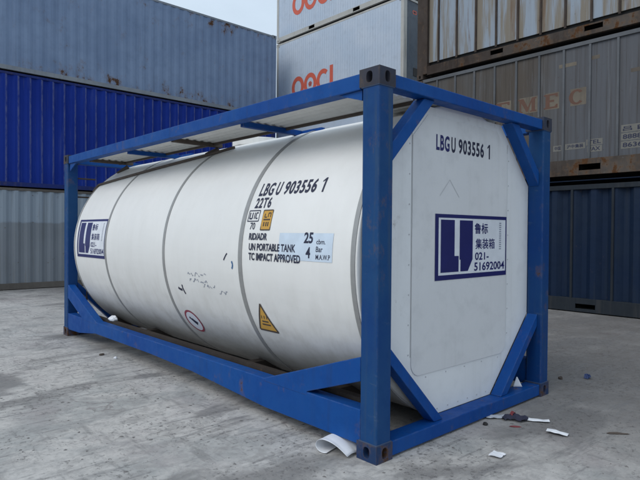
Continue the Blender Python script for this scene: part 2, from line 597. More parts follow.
class Decal:
    """2D artwork (s to the right, t up) placed on a surface by a mapping function."""
    def __init__(s, mapf):
        s.map = mapf
        s.mb = MB()

    def text(s, body, s0, t0, h, width=None, bold=0.0, shear=0.0, lift=0.0, sp=1.0):
        vs, fs = text_flat(body, h, width, bold, shear, sp)
        s.mb.add([s.map(a+s0, b+t0, lift) for a, b in vs], fs)
        return s

    def poly(s, pts, lift=0.0):
        s.mb.add([s.map(a, b, lift) for a, b in pts], [tuple(range(len(pts)))])
        return s

    def grid(s, a0, a1, b0, b1, nx=1, ny=1, lift=0.0):
        vs = [s.map(a0+(a1-a0)*i/nx, b0+(b1-b0)*j/ny, lift) for j in range(ny+1) for i in range(nx+1)]
        fs = [(j*(nx+1)+i, j*(nx+1)+i+1, (j+1)*(nx+1)+i+1, (j+1)*(nx+1)+i) for j in range(ny) for i in range(nx)]
        s.mb.add(vs, fs)
        return s

    def stroke(s, pts, wd, lift=0.0):
        for (a0, b0), (a1, b1) in zip(pts, pts[1:]):
            L = math.hypot(a1-a0, b1-b0) or 1
            px, py = -(b1-b0)/L*wd/2, (a1-a0)/L*wd/2
            s.poly([(a0+px, b0+py), (a0-px, b0-py), (a1-px, b1-py), (a1+px, b1+py)], lift)
        return s

    def ring(s, cx, cy, ro, ri, rx=1.0, ry=1.0, n=40, a0=0, a1=360, lift=0.0):
        ps = []
        for k in range(n+1):
            a = R(a0+(a1-a0)*k/n)
            ps.append((math.cos(a)*rx, math.sin(a)*ry))
        for (c0, s0), (c1, s1) in zip(ps, ps[1:]):
            s.poly([(cx+ri*c0, cy+ri*s0), (cx+ro*c0, cy+ro*s0), (cx+ro*c1, cy+ro*s1), (cx+ri*c1, cy+ri*s1)], lift)
        return s

    def build(s, name, mat, parent):
        o = s.mb.build(name, mat, parent)
        return o


# ------------------------------------------------------------------ ground
g = MB()
N = 60
g.add([(-150+300*i/N, -150+300*j/N, 0) for j in range(N+1) for i in range(N+1)],
      [(j*(N+1)+i, j*(N+1)+i+1, (j+1)*(N+1)+i+1, (j+1)*(N+1)+i) for j in range(N) for i in range(N)])
go = g.build('ground', M_GROUND)
tag(go, kind='structure')


# ------------------------------------------------------------------ corner castings
def casting(parent, x, y, z, sx, sy, sz, mat, lx=.162, ly=.178, h=.118, name='corner_casting'):
    """casting whose outer corner is at (x, y, z); sx, sy, sz point inwards along each axis"""
    m = MB()
    cx, cy, cz = x+sx*lx/2, y+sy*ly/2, z+sz*h/2
    m.holed((x, cy, cz), (0, 1, 0), (0, 0, 1), ly, h, .055, .075, .055, (-sx, 0, 0))
    m.holed((cx, y, cz), (1, 0, 0), (0, 0, 1), lx, h, .050, .075, .055, (0, -sy, 0))
    m.holed((cx, cy, z), (1, 0, 0), (0, 1, 0), lx, ly, .062, .110, .030, (0, 0, -sz))
    x1, y1, z1 = x+sx*lx, y+sy*ly, z+sz*h
    m.add([(x1, y, z), (x1, y1, z), (x1, y1, z1), (x1, y, z1)], [(0, 1, 2, 3)])
    m.add([(x, y1, z), (x1, y1, z), (x1, y1, z1), (x, y1, z1)], [(0, 1, 2, 3)])
    m.add([(x, y, z1), (x1, y, z1), (x1, y1, z1), (x, y1, z1)], [(0, 1, 2, 3)])
    return m.build(name, mat, parent)


# ------------------------------------------------------------------ shipping containers
def corrugation(x0, x1, y0, d, pitch, z0, z1, a=.072, b=.068, c=.070, phase=0.0):
    """profile points along x: outer flats at y0, inner flats at y0+d"""
    pts = [(x0, y0+d*.5)]
    k = math.floor((x0-phase)/pitch)
    while True:
        s = phase + k*pitch
        for dx, yy in ((0, y0), (a, y0), (a+b, y0+d), (a+b+c, y0+d)):
            xx = s+dx*pitch/.278
            if x0+.01 < xx < x1-.01:
                pts.append((xx, yy))
        k += 1
        if s > x1:
            break
    pts.append((x1, y0+d*.5))
    m = MB()
    n = len(pts)
    m.add([(p[0], p[1], z0) for p in pts] + [(p[0], p[1], z1) for p in pts],
          [(i, i+1, n+i+1, n+i) for i in range(n-1)])
    return m


def container(label, loc, rz, L, H, wall, rail, post, cast, style='corr', group=None, W=2.438, trz=None, brz=(.02, .15),
              pockets=(), rib_x=(), rib_mat=None, end_mat=None, cat='container', depth=.036, pitch=.278, wall_y=.014,
              roof_mat=None, panel_z=None, post_w=.16, rail_y=.012):
    """local x runs along the visible long side, local -y faces the camera side"""
    t = empty('shipping_container', loc, rz)
    tag(t, label, cat, group)
    trz = trz or (H-.075, H-.012)
    pz0, pz1 = panel_z or (brz[1], trz[0])
    # long wall
    if style == 'corr':
        m = corrugation(post_w, L-post_w, wall_y, depth, pitch, pz0, pz1)
    else:
        m = MB().box(post_w, L-post_w, wall_y, wall_y+.03, pz0, pz1)
    sw = m.build('side_wall', wall, t)
    MB().box(post_w, L-post_w, W-.05, W-.02, brz[1], trz[0]).build('rear_wall', wall, t)
    for xx in (.03, L-.06):
        MB().box(xx, xx+.03, post_w, W-post_w, brz[1], trz[0]).build('end_wall', end_mat or wall, t)
    MB().box(.06, L-.06, .07, W-.07, H-.045, H-.03).build('roof', roof_mat or wall, t)
    MB().box(.06, L-.06, .09, W-.07, brz[0]+.02, brz[0]+.05).build('floor', M_DARK, t)
    # bottom rail interrupted by the fork pockets
    xs = [post_w]
    for a, b, _, _ in pockets:
        xs += [a, b]
    xs.append(L-post_w)
    m = MB()
    for a, b in zip(xs[::2], xs[1::2]):
        m.box(a, b, rail_y, .09, *brz)
    for a, b, pa, pb in pockets:
        m.box(a, b, rail_y, .09, pb, brz[1])
        if pa > brz[0]+.01:
            m.box(a, b, rail_y, .09, brz[0], pa)
    br = m.build('bottom_rail', rail, t, bevel=.004)
    for a, b, pa, pb in pockets:
        q = MB()
        vs = [(x, y, z) for y in (.03, .6) for z in (pa, pb) for x in (a, b)]
        q.add(vs, [(0, 1, 5, 4), (2, 6, 7, 3), (0, 4, 6, 2), (1, 3, 7, 5), (4, 5, 7, 6)])
        q.build('fork_pocket', M_HOLE, br)
    MB().box(post_w, L-post_w, .010, .075, *trz).build('top_rail', rail if style == 'corr' else (rib_mat or rail), t, bevel=.004)
    MB().box(post_w, L-post_w, W-.075, W-.01, *trz).build('top_rail', rail, t)
    MB().box(post_w, L-post_w, W-.09, W-.01, *brz).build('bottom_rail', rail, t)
    for xx in (0.0, L-post_w):
        MB().box(xx+.006, xx+post_w-.006, .17, W-.17, trz[0], trz[1]).build('header', rail, t)
        MB().box(xx+.006, xx+post_w-.006, .17, W-.17, *brz).build('sill', rail, t)
        for yy, sy in ((0.0, 1), (W, -1)):
            y0, y1 = sorted((yy+sy*.004, yy+sy*.158))
            p = MB().box(xx+.004, xx+post_w-.004, y0, y1, .11, H-.11).build('corner_post', post, t, bevel=.006)
            sx = 1 if xx == 0 else -1
            for zz, sz in ((0, 1), (H, -1)):
                casting(p, 0 if xx == 0 else L, yy, zz, sx, sy, sz, cast, lx=.178, ly=.162)
    for xx in rib_x:
        MB().box(xx-.022, xx+.022, wall_y-.030, wall_y-.001, pz0-.05 if style == 'posts' else pz0, pz1).build('rib', rib_mat, t, bevel=.004)
    return t


LEFT = 'containers stacked along the far end of the yard'
# local x = world x ; the near face of the stack is y = 13.13
X0 = -2.80
container('patched grey corrugated container resting on the ground at the bottom of the left stack',
          (X0, 13.13, 0), 0, 12.192, 2.591, M_GREY, M_GREYRAIL, M_GREYRAIL, M_GREYRAIL, group=LEFT, brz=(.015, .17))
container('royal blue corrugated container between the grey one below and the pale blue one above',
          (X0, 13.145, 2.600), 0, 12.192, 2.896, M_ROYAL, M_ROYALRAIL, M_ROYALRAIL, M_ROYALRAIL, group=LEFT, brz=(.02, .13), depth=.04)
container('faded light blue container with rust flecks topmost of the left stack',
          (X0, 13.13, 5.515), 0, 12.192, 2.896, M_SKYBLUE, M_SKYRAIL, M_SKYBLUE, M_SKYRAIL, group=LEFT, brz=(.015, .125), depth=.018)

# white reefers: face x = 10.15, local x runs from y = 14.1 towards the camera
REEF = 'white refrigerated containers in the middle stack'
RZ = -math.pi/2


def reefer(z0, label, logo, group):
    H = 2.896
    t = container(label, (10.15, 14.10, z0), RZ, 6.058, H, M_REEFER, M_REEFRAIL, M_REEFRAIL, M_REEFRAIL, style='flat', group=group,
                  brz=(.03, .19), pockets=((1.80, 2.10, .06, .17), (3.95, 4.25, .06, .17)), end_mat=M_REEFEND, post_w=.12, rib_mat=M_REEFRAIL)
    # thin pressed swages of the wall sheets
    m = MB()
    x = .30
    while x < 5.9:
        m.box(x, x+.010, .0105, .0135, .22, H-.10)
        x += .11
    tag(m.build('swage', M_REEFER, t), kind='stuff')
    # near end: slate machinery front with a dark vent
    MB().box(6.005, 6.030, .17, 2.26, .3, H-.2).build('machinery_panel', M_REEFEND, t)
    MB().box(6.031, 6.045, .50, .74, .62, .86).build('vent', M_DARK, t)
    for k in range(2):
        Decal(lambda a, b, l: (6.0315, a, b)).ring(.50+.09*k, 2.52, .06, .03, n=20).build('emblem', M_LOGO, t)
    return t


def oocl(t, s0, t0, h):
    """red rounded letters O O C L, s along local x, t = local z, overlapping like the printed logo"""
    def mp(a, b, lift):
        return (a, .009-lift, b)
    rx, rz, wd = .335, h*.5, .155
    cx = s0 + rx
    p_ = .665
    for k in range(2):
        d = Decal(mp)
        n = 40
        P = [(math.cos(2*math.pi*q/n), math.sin(2*math.pi*q/n)) for q in range(n+1)]
        for (c0, a0), (c1, a1) in zip(P, P[1:]):
            X_, Z_ = cx+k*p_, t0+rz
            d.poly([(X_+(rx-wd)*c0, Z_+(rz-wd)*a0), (X_+rx*c0, Z_+rz*a0), (X_+rx*c1, Z_+rz*a1), (X_+(rx-wd)*c1, Z_+(rz-wd)*a1)], .0003*k)
        d.build('lettering', M_LOGO, t)
    d = Decal(mp)
    P = [(math.cos(R(48+264*q/32)), math.sin(R(48+264*q/32))) for q in range(33)]
    for (c0, a0), (c1, a1) in zip(P, P[1:]):
        X_, Z_ = cx+2*p_, t0+rz
        d.poly([(X_+(rx-wd)*c0, Z_+(rz-wd)*a0), (X_+rx*c0, Z_+rz*a0), (X_+rx*c1, Z_+rz*a1), (X_+(rx-wd)*c1, Z_+(rz-wd)*a1)], .0006)
    d.build('lettering', M_LOGO, t)
    d = Decal(mp)
    lx_ = cx + 2*p_ + rx*.98
    d.poly([(lx_, t0), (lx_+.42, t0), (lx_+.42, t0+.15), (lx_+.16, t0+.15), (lx_+.16, t0+h*1.06), (lx_, t0+h*1.06)], .0009)
    lo = d.build('lettering', M_LOGO, t)
    # small blossom inside the second ring
    f = Decal(mp)
    fx, fy = cx + p_, t0+h*.5
    for k in range(5):
        a = R(90+72*k)
        f.ring(fx+math.cos(a)*.055, fy+math.sin(a)*.055, .045, .012, n=14)
    f.build('emblem', M_LOGO, t)
    return lo


r3 = reefer(5.62, 'white refrigerated container with its red letters partly hidden by the tank frame', True, REEF)
oocl(r3, .90, .70, .77)
r4 = reefer(8.56, 'white refrigerated container topmost of the middle stack, cut off by the top of the photo', True, REEF)
oocl(r4, .90, .74, .80)
REEF2 = 'containers carrying the white refrigerated ones'
for z0, H in ((0, 2.80), (2.81, 2.80)):
    container('pale container under the white refrigerated ones, mostly behind the tank frame', (10.15, 14.10, z0), RZ, 6.058, H,
              M_REEFER, M_REEFRAIL, M_REEFRAIL, M_REEFRAIL, style='flat', group=REEF2, post_w=.12, rib_mat=M_REEFRAIL)

# right hand stack: face x = 8.2, far end y = 6.04, local x = 6.04 - y
RIGHT = 'old containers stacked on the right'
YE = 6.04


def lx(y):
    return YE - y


ribs2 = [lx(3.96 + .5*k) for k in range(-10, 4)]
ribs2 = sorted(x for x in ribs2 if .3 < x < 11.9)
ribs1 = sorted(lx(2.264 + .75*k) for k in range(-10, 5))
ribs1 = [x for x in ribs1 if .3 < x < 11.9]
c1 = container('dull navy container with slate ribs on the ground, lowest of the right stack', (8.2, YE, 0), RZ, 12.192, 2.591,
               M_NAVYWALL, M_NAVYRAIL, M_NAVYRAIL, M_NAVYRAIL, group=RIGHT, brz=(.02, .275), trz=(2.375, 2.465),
               pockets=((lx(2.17), lx(1.80), .08, .17), (lx(-1.0), lx(-1.37), .08, .17)), rib_x=ribs1, rib_mat=M_NAVYRAIL, depth=.075,
               pitch=.375, wall_y=.04, rail_y=.004)
c2 = container('grimy grey panelled container with peeling letters, middle of the right stack', (8.2, YE, 2.61), RZ, 12.192, 2.591,
               M_SHEET, M_RUSTRAIL, M_RUSTPOST, M_RUSTPOST, style='ribs', group=RIGHT, brz=(.04, .35), trz=(2.525, 2.600),
               pockets=((lx(2.14), lx(1.74), .13, .245), (lx(-1.0), lx(-1.4), .13, .245)), rib_x=ribs2, rib_mat=M_GREYRIB, wall_y=.045, rail_y=.006)
c3 = container('rust-stained cream and pale blue slatted container topmost of the right stack', (8.2, YE, 5.23), RZ, 12.192, 2.591,
               M_CREAM, M_RUSTRAIL, M_RUSTPOST, M_RUSTPOST, style='posts', group=RIGHT, brz=(.075, .285),
               pockets=((lx(4.06), lx(3.76), .16, .255), (lx(2.07), lx(1.73), .16, .255)), rib_x=ribs2, rib_mat=M_RUSTPOST, wall_y=.08,
               panel_z=(.385, 2.52), post_w=.30, rail_y=.004)
# dark strip standing in for the unlit inside behind the slot under the sheets
MB().box(.3, 11.9, .14, .16, .285, .40).build('dark_slot_strip', M_DARK, c3)


def side_map(t, y):
    def mp(a, b, lift):
        return (a, y-lift, b)
    return mp


# the peeling word on the grey container, read from what is left of it
mp2 = side_map(c2, .0435)
for ch, y, w_ in (('E', 3.60, .32), ('M', 3.42, .40), ('E', 2.86, .28), ('C', 2.36, .30)):
    if ch == 'E' and y == 3.60:
        y = 3.93
    s0, z0 = lx(y), 1.42
    blk = Decal(mp2).grid(s0+.03, s0+w_+.03, z0-.02, z0+.31, 1, 1, .000)
    blk.build('faded_patch', M_LETC, c2)
    d = Decal(mp2)
    hh = .29
    if ch == 'E':
        pts = [(0, 0), (1, 0), (1, .26), (.88, .26), (.80, .12), (.42, .12), (.42, .44), (.74, .44), (.74, .58), (.42, .58), (.42, .88), (.80, .88),
               (.88, .76), (1, .76), (1, 1), (0, 1), (0, .90), (.12, .88), (.12, .12), (0, .10)]
        d.poly([(s0+a*w_, z0+b*hh) for a, b in pts], .0012)
    elif ch == 'M':
        pts = [(0, 0), (.26, 0), (.26, .09), (.18, .11), (.18, .72), (.46, .04), (.54, .04), (.74, .70), (.74, .11), (.66, .09), (.66, 0), (1, 0), (1, .09),
               (.93, .11), (.93, .89), (1, .91), (1, 1), (.76, 1), (.54, .36), (.30, 1), (0, 1), (0, .91), (.09, .89), (.09, .11), (0, .09)]
        d.poly([(s0+a*w_, z0+b*hh) for a, b in pts], .0012)
    else:
        n_ = 26
        P = [R(42+276*q/n_) for q in range(n_+1)]
        for a0, a1 in zip(P, P[1:]):
            def pt(a, k):
                return (s0+w_*(.5+.5*k[0]*math.cos(a)), z0+hh*(.5+.5*k[1]*math.sin(a)))
            d.poly([pt(a0, (.48, .74)), pt(a0, (1, 1)), pt(a1, (1, 1)), pt(a1, (.48, .74))], .0012)
    d.build('lettering', M_LETR, c2)
# small placards near its foot
for y, z0, wd, body in ((2.66, .545, .18, '中国'), (2.42, .555, .38, '沪中集装'), (2.02, .60, .30, 'TEL'), (2.00, .47, .27, 'FAX')):
    s0 = lx(y)
    pl = Decal(mp2).grid(s0, s0+wd, z0, z0+.115, 1, 1, .000).build('placard', M_PLACARD, c2)
    Decal(mp2).text(body, s0+.03, z0+.022, .075, wd-.06, .02, 0, .0012).build('lettering', M_INK, pl)
for k, (body, z0) in enumerate((('吕 图 电', .77), ('8888 8832', .62), ('8636 5521', .47))):
    s0 = lx(1.40)
    pl = Decal(mp2).grid(s0, s0+.75, z0, z0+.135, 1, 1, .000).build('placard', M_PLACARD, c2)
    Decal(mp2).text(body, s0+.03, z0+.025, .085, .68, .02, 0, .0012).build('lettering', M_INK, pl)
for y, z0, wd in ((2.56, 2.18, .34), (1.95, 2.22, .16), (1.25, 1.84, .15)):
    s0 = lx(y)
    Decal(mp2).grid(s0, s0+wd, z0, z0+.07, 1, 1, .000).build('faded_patch', M_LETC, c2)

# ------------------------------------------------------------------ tank container
LEN, WID, HGT = 6.058, 2.438, 2.591
tk = empty('tank_container', (0, 0, 0))
tag(tk, 'white insulated tank in a blue steel frame with lettered barrel and octagonal end', 'tank container')

# corner posts with their castings
for px, sx in ((0.0, 1), (WID, -1)):
    for py, sy in ((0.0, 1), (LEN, -1)):
        m = MB()
        xs = sorted((px+sx*.006, px+sx*.150))
        ys = sorted((py+sy*.006, py+sy*.155))
        p = m.box(xs[0], xs[1], ys[0], ys[1], .112, HGT-.112).build('corner_post', M_POST, tk, bevel=.012)
        for zz in (.120, HGT-.120):
            x0_, x1_ = sorted((px+sx*.001, px+sx*.156))
            y0_, y1_ = sorted((py+sy*.001, py+sy*.164))
            MB().box(x0_, x1_, y0_, y1_, zz-.006, zz+.006).build('weld_bead', M_WELD, p, bevel=.004)
        casting(p, px, py, 0, sx, sy, 1, M_CASTBLUE)
        casting(p, px, py, HGT, sx, sy, -1, M_CAST)


def end_frame(y0, s):
    """rails and diagonal struts of one end; s = +1 grows to +y"""
    def ys(a, b):
        return sorted((y0+s*a, y0+s*b))
    a, b = ys(.012, .125)
    MB().box(.164, WID-.164, a, b, 2.475, 2.565).build('end_rail', M_FRAME, tk, bevel=.006)
    a, b = ys(.010, .150)
    MB().box(.164, WID-.164, a, b, .015, .115).build('end_rail', M_FRAME, tk, bevel=.006)
    a, b = ys(.045, .143)
    # upper struts, set back a little from the rail
    for mir in (0, 1):
        def X(v):
            return WID-v if mir else v
        up = [(X(.152), 1.955), (X(.660), 2.473), (X(.535), 2.473), (X(.152), 2.085)]
        if s > 0:
            MB().prism(up, 'y', a, b).build('diagonal_strut', M_FRAME, tk, bevel=.005)
        lo = [(X(.152), .765), (X(.800), .117), (X(.690), .117), (X(.152), .655)]
        MB().prism(lo, 'y', a, b).build('diagonal_strut', M_FRAME, tk, bevel=.005)


end_frame(0.0, 1)
end_frame(LEN, -1)

# long side rails and their knee struts
for px, sx in ((0.0, 1), (WID, -1)):
    xs = sorted((px+sx*.010, px+sx*.120))
    MB().box(xs[0], xs[1], .180, LEN-.180, 2.465, 2.572).build('side_rail', M_FRAME, tk, bevel=.006)
    xs = sorted((px+sx*.012, px+sx*.130))
    lowp = [(.157, .088), (1.22, .088), (2.40, .158), (3.3, .178), (LEN-1.2, .175), (LEN-.60, .105), (LEN-.157, .095), (LEN-.157, .325), (.157, .325)]
    MB().prism(lowp, 'x', *xs).build('side_rail', M_FRAME, tk, bevel=.006)
    xs = sorted((px+sx*.0095, px+sx*.110))
    near = [(.157, .515), (.157, .680), (1.24, .3215), (1.24, .300), (.70, .300), (.70, .330)]
    MB().prism(near, 'x', *xs).build('knee_strut', M_FRAME, tk, bevel=.005)
    far = [(LEN-.157, .545), (LEN-.157, .735), (LEN-1.24, .3215), (LEN-1.24, .300), (LEN-.70, .300), (LEN-.70, .330)]
    MB().prism(far, 'x', *xs).build('knee_strut', M_FRAME, tk, bevel=.005)
# rust-brown inner saddles and cross beams below the barrel
for y in (.75, 1.9, 4.1, 5.3):
    MB().box(.131, WID-.131, y-.05, y+.05, .17, .29).build('cross_beam', M_UNDER, tk, bevel=.004)
for y in (.75, 5.3):
    q = []
    for k in range(25):
        a = R(-150+120*k/24)
        q.append((1.219+1.155*math.cos(a), 1.355+1.155*math.sin(a)))
    q += [(1.219+.85, .2905), (1.219-.85, .2905)]
    q = [(x, max(z, .2905)) for x, z in q]
MB().box(.16, .22, .30, LEN-.30, .30, .345).build('inner_rail', M_UNDER, tk)

# barrel: one revolved skin
XC, ZC, RB = 1.219, 1.295, 1.24
prof = [(0.001, .1705), (RB*.6, .1705), (RB*.98, .1705), (RB*.992, .1715), (RB*.998, .175), (RB, .182)]
YK, RK = 5.53, .21
for i in range(1, 40):
    prof.append((RB, .182 + (YK-.182)*i/40))
for k in range(0, 15):
    a = k/14*math.pi/2
    prof.append((RB-RK+RK*math.cos(a), YK+RK*math.sin(a)))
prof += [(RB*.6, 5.80), (0.001, 5.86)]
SEG = 128
m = MB()
vs = []
for r_, y in prof:
    for k in range(SEG):
        a = 2*math.pi*k/SEG
        vs.append((XC+r_*math.cos(a), y, ZC+r_*math.sin(a)))
fs = [(i*SEG+k, i*SEG+(k+1) % SEG, (i+1)*SEG+(k+1) % SEG, (i+1)*SEG+k) for i in range(len(prof)-1) for k in range(SEG)]
m.add(vs, fs)
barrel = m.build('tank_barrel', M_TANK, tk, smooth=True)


def band(y, wd, proud, mat, name='band'):
    b = MB()
    vs = []
    for yy, rr in ((y-wd/2, RB-.004), (y-wd/2, RB+proud), (y+wd/2, RB+proud), (y+wd/2, RB-.004)):
        vs += [(XC+rr*math.cos(2*math.pi*k/SEG), yy, ZC+rr*math.sin(2*math.pi*k/SEG)) for k in range(SEG)]
    b.add(vs, [(i*SEG+k, i*SEG+(k+1) % SEG, (i+1)*SEG+(k+1) % SEG, (i+1)*SEG+k) for i in range(3) for k in range(SEG)])
    o = b.build(name, mat, barrel)
    return o


band(1.530, .052, .006, M_BAND)
band(2.915, .045, .005, M_BAND)
band(4.450, .045, .005, M_BAND)
band(.203, .040, .006, M_BAND)
band(5.53, .018, .002, M_SEAM)

# octagonal insulated end and its sheets
YE0 = .150
octo = [(.80, .118), (WID-.80, .118), (WID-.155, .763), (WID-.155, 1.957), (WID-.66, 2.462), (.66, 2.462), (.155, 1.957), (.155, .763)]
endp = MB().prism(octo, 'y', YE0, YE0+.018).build('end_panel', M_ENDW, tk)
octb = [(.80, .118), (WID-.80, .118), (WID-.155, .763), (WID-.155, 1.957), (WID-.66, 2.462), (.66, 2.462), (.155, 1.957), (.155, .763)]
# raised middle sheet with rounded lower corners
rr = .10
sh = []
x0, x1, z0, z1 = .535, 1.885, .45, 2.40
for k in range(7):
    a = R(180+90*k/6)
    sh.append((x0+rr+rr*math.cos(a), z0+rr+rr*math.sin(a)))
for k in range(7):
    a = R(270+90*k/6)
    sh.append((x1-rr+rr*math.cos(a), z0+rr+rr*math.sin(a)))
sh += [(x1, 2.22), (x1-.18, z1), (x0+.18, z1), (x0, 2.22)]
sheet = MB().prism(sh, 'y', YE0-.007, YE0-.0005).build('centre_sheet', M_ENDG, endp, bevel=.006)
MB().box(.527, .533, YE0-.003, YE0-.0005, .60, 2.30).build('seam', M_SHUT, endp)
MB().box(1.887, 1.893, YE0-.003, YE0-.0005, .60, 2.30).build('seam', M_SHUT, endp)
for x, z in [(.505, .62+.22*k) for k in range(8)] + [(.72+.26*k, .425) for k in range(5)] + [(1.915, .62+.22*k) for k in range(8)] + [(.87+.14*k, .155) for k in range(6)]:
    rv = MB()
    rv.prism([(x+.0055*math.cos(2*math.pi*k/8), z+.0055*math.sin(2*math.pi*k/8)) for k in range(8)], 'y', YE0-.004, YE0-.0005)
    rv.build('rivet', M_RIVET, endp)


# mappings for printed matter
def end_map(y):
    def mp(a, b, lift):
        return (a, y-lift, b)
    return mp


def cyl_map(off):
    # s = metres towards the near end from y = 6.058 ; t = metres up the skin from the axis height
    def mp(a, b, lift):
        th = b/RB
        rr_ = RB+off+lift
        return (XC-rr_*math.cos(th), LEN-a, ZC+rr_*math.sin(th))
    return mp


def company_plate(mapf, s0, t0, wd, ht, parent, ny):
    """white board with navy border, two blocky strokes, four lines of writing"""
    def q(fx, fy):
        return (s0+fx*wd, t0+(1-fy)*ht)
    pl = Decal(mapf).grid(s0, s0+wd, t0, t0+ht, 4, ny, 0).build('company_sign', M_STW, parent)
    d = Decal(mapf)

    def rect(x0, y0, x1, y1, lift=.0015):
        a, b = q(x0, y1)
        c, e = q(x1, y0)
        d.grid(a, c, b, e, 2, max(1, int(ny*(y1-y0)+.5)), lift)
    rect(0, 0, 1, .055)
    rect(0, .925, 1, 1)
    rect(0, .055, .042, .925)
    rect(.985, .055, 1, .925)
    rect(.070, .085, .245, .885)
    rect(.245, .64, .300, .885)
    rect(.312, .085, .490, .70)
    d.poly([q(.325, .70), q(.490, .70), q(.425, .885), q(.325, .885)], .0015)
    d.build('emblem', M_NAVY, pl)
    e = Decal(mapf)
    a, b = q(.515, .295)
    e.text('鲁标', a, b, ht*.175, wd*.195, .016, 0, .0015)
    a, b = q(.530, .545)
    e.text('集装箱', a, b, ht*.175, wd*.285, .010, 0, .0015)
    a, b = q(.525, .72)
    e.text('021-', a, b, ht*.125, wd*.20, .02, 0, .0015)
    a, b = q(.515, .895)
    e.text('51692004', a, b, ht*.14, wd*.455, .02, 0, .0015)
    e.build('lettering', M_NAVY, pl)
    f = Decal(mapf)
    y = .10
    while y < .55:
        a, b = q(.885, y+.022)
        f.grid(a, a+wd*.030, b, b+ht*.018, 1, 1, .0015)
        y += .036
    f.build('fine_print', M_GREYINK, pl)
    return pl


def word(mapf, parent, mat, body, s0, t0, h, width=None, bold=.02, lift=0.0, sp=1.0):
    return Decal(mapf).text(body, s0, t0, h, width, bold, 0, lift, sp).build('lettering', mat, parent)


def numeral_one(mapf, parent, mat, s0, t0, h):
    d = Decal(mapf)
    d.poly([(s0+.024, t0), (s0+.042, t0), (s0+.042, t0+h*.5), (s0+.024, t0+h*.5)])
    d.poly([(s0+.024, t0+h*.5), (s0+.042, t0+h*.5), (s0+.042, t0+h), (s0+.026, t0+h), (s0, t0+h*.80), (s0, t0+h*.70), (s0+.024, t0+h*.82)])
    return d.build('lettering', mat, parent)


em = end_map(YE0-.0085)
company_plate(em, .81, 1.145, 1.065, .515, endp, 2)
for body, a, wd in (('LBG', .815, .175), ('U', 1.015, .058), ('903556', 1.115, .375)):
    word(em, endp, M_NAVY if body == 'LBG' else M_INK, body, a, 2.145, .122, wd, .03, 0, 1.12)
numeral_one(em, endp, M_INK, 1.545, 2.145, .122)
# faint outline of a removed placard
f = Decal(em)
f.stroke([(.87, 1.80), (1.00, 1.93), (1.13, 1.80)], .006)
f.build('placard_trace', M_RIVET, endp)

cm = cyl_map(.0025)


def S(y):
    return LEN-y


def T(deg):
    return R(deg)*RB


company_plate(cm, S(5.43), T(-6.2), .95, T(17.0)-T(-6.2), barrel, 12)
TT = T(24.5)
for body, y, wd in (('LBG', 1.425, .185), ('U', 1.205, .060), ('903556', 1.100, .385)):
    word(cm, barrel, M_INK, body, S(y), TT, .125, wd, .03, 0, 1.12)
numeral_one(cm, barrel, M_INK, S(.665), TT, .125)
word(cm, barrel, M_INK, '22T6', S(1.425), T(19.4), .096, .215, .03, 0, 1.15)
# approval marks
u = Decal(cm)
a, b = S(1.475), T(14.2)
u.stroke([(a, b), (a+.150, b), (a+.150, b+.092), (a, b+.092), (a, b-.004)], .008)
u.stroke([(a+.02, b+.075), (a+.02, b+.022), (a+.055, b+.022), (a+.055, b+.075)], .012)
u.stroke([(a+.085, b+.075), (a+.085, b+.02)], .010)
u.stroke([(a+.13, b+.072), (a+.105, b+.072), (a+.105, b+.024), (a+.13, b+.024)], .010)
u.build('approval_mark', M_INK, barrel)
word(cm, barrel, M_INK, '70', S(1.425), T(10.9), .060, .070, .01)
o_ = Decal(cm)
a, b = S(1.275), T(10.8)
o_.grid(a, a+.125, b, b+.165, 1, 3)
op = o_.build('amber_plate', M_ORANGE, barrel)
o2 = Decal(cm)
o2.stroke([(a, b), (a+.125, b), (a+.125, b+.165), (a, b+.165), (a, b)], .009, .0012)
o2.stroke([(a+.03, b+.135), (a+.03, b+.105), (a+.06, b+.105)], .010, .0012)
o2.stroke([(a+.075, b+.105), (a+.075, b+.14), (a+.105, b+.14), (a+.105, b+.105)], .010, .0012)
o2.stroke([(a+.02, b+.085), (a+.108, b+.085)], .012, .0012)
o2.stroke([(a+.035, b+.03), (a+.035, b+.065)], .014, .0012)
o2.stroke([(a+.065, b+.03), (a+.065, b+.065)], .014, .0012)
o2.stroke([(a+.090, b+.03), (a+.090, b+.065)], .014, .0012)
o2.build('lettering', M_BROWN, op)
# pale blue capacity sticker and approval lines
st = Decal(cm).grid(S(1.01), S(.405), T(.2), T(9.7), 3, 8).build('capacity_sticker', M_STB, barrel)
L2 = .0012
for body, y, dg, h, wd, bo in (('RID/ADR', 1.415, 6.9, .058, .245, .03), ('UN PORTABLE TANK', 1.405, 2.9, .060, .60, .03),
                               ('TC IMPACT APPROVED', 1.405, -.8, .062, .66, .03), ('25', .715, 6.2, .082, .100, .03),
                               ('4', .685, 1.2, .082, .050, .03), ('cbm.', .575, 6.0, .036, .095, .01),
                               ('Bar', .575, 3.4, .040, .070, .01), ('M.A.W.P', .575, .9, .036, .150, .01)):
    word(cm, barrel, M_INK, body, S(y), T(dg), h, wd, bo, L2)
# hazard triangle, built in strips so that it hugs the skin
t0, t1 = T(-29.6), T(-17.8)


def tri(k):
    return 1.325 + .125*(1-k), 1.325 - .125*(1-k), t0 + (t1-t0)*k


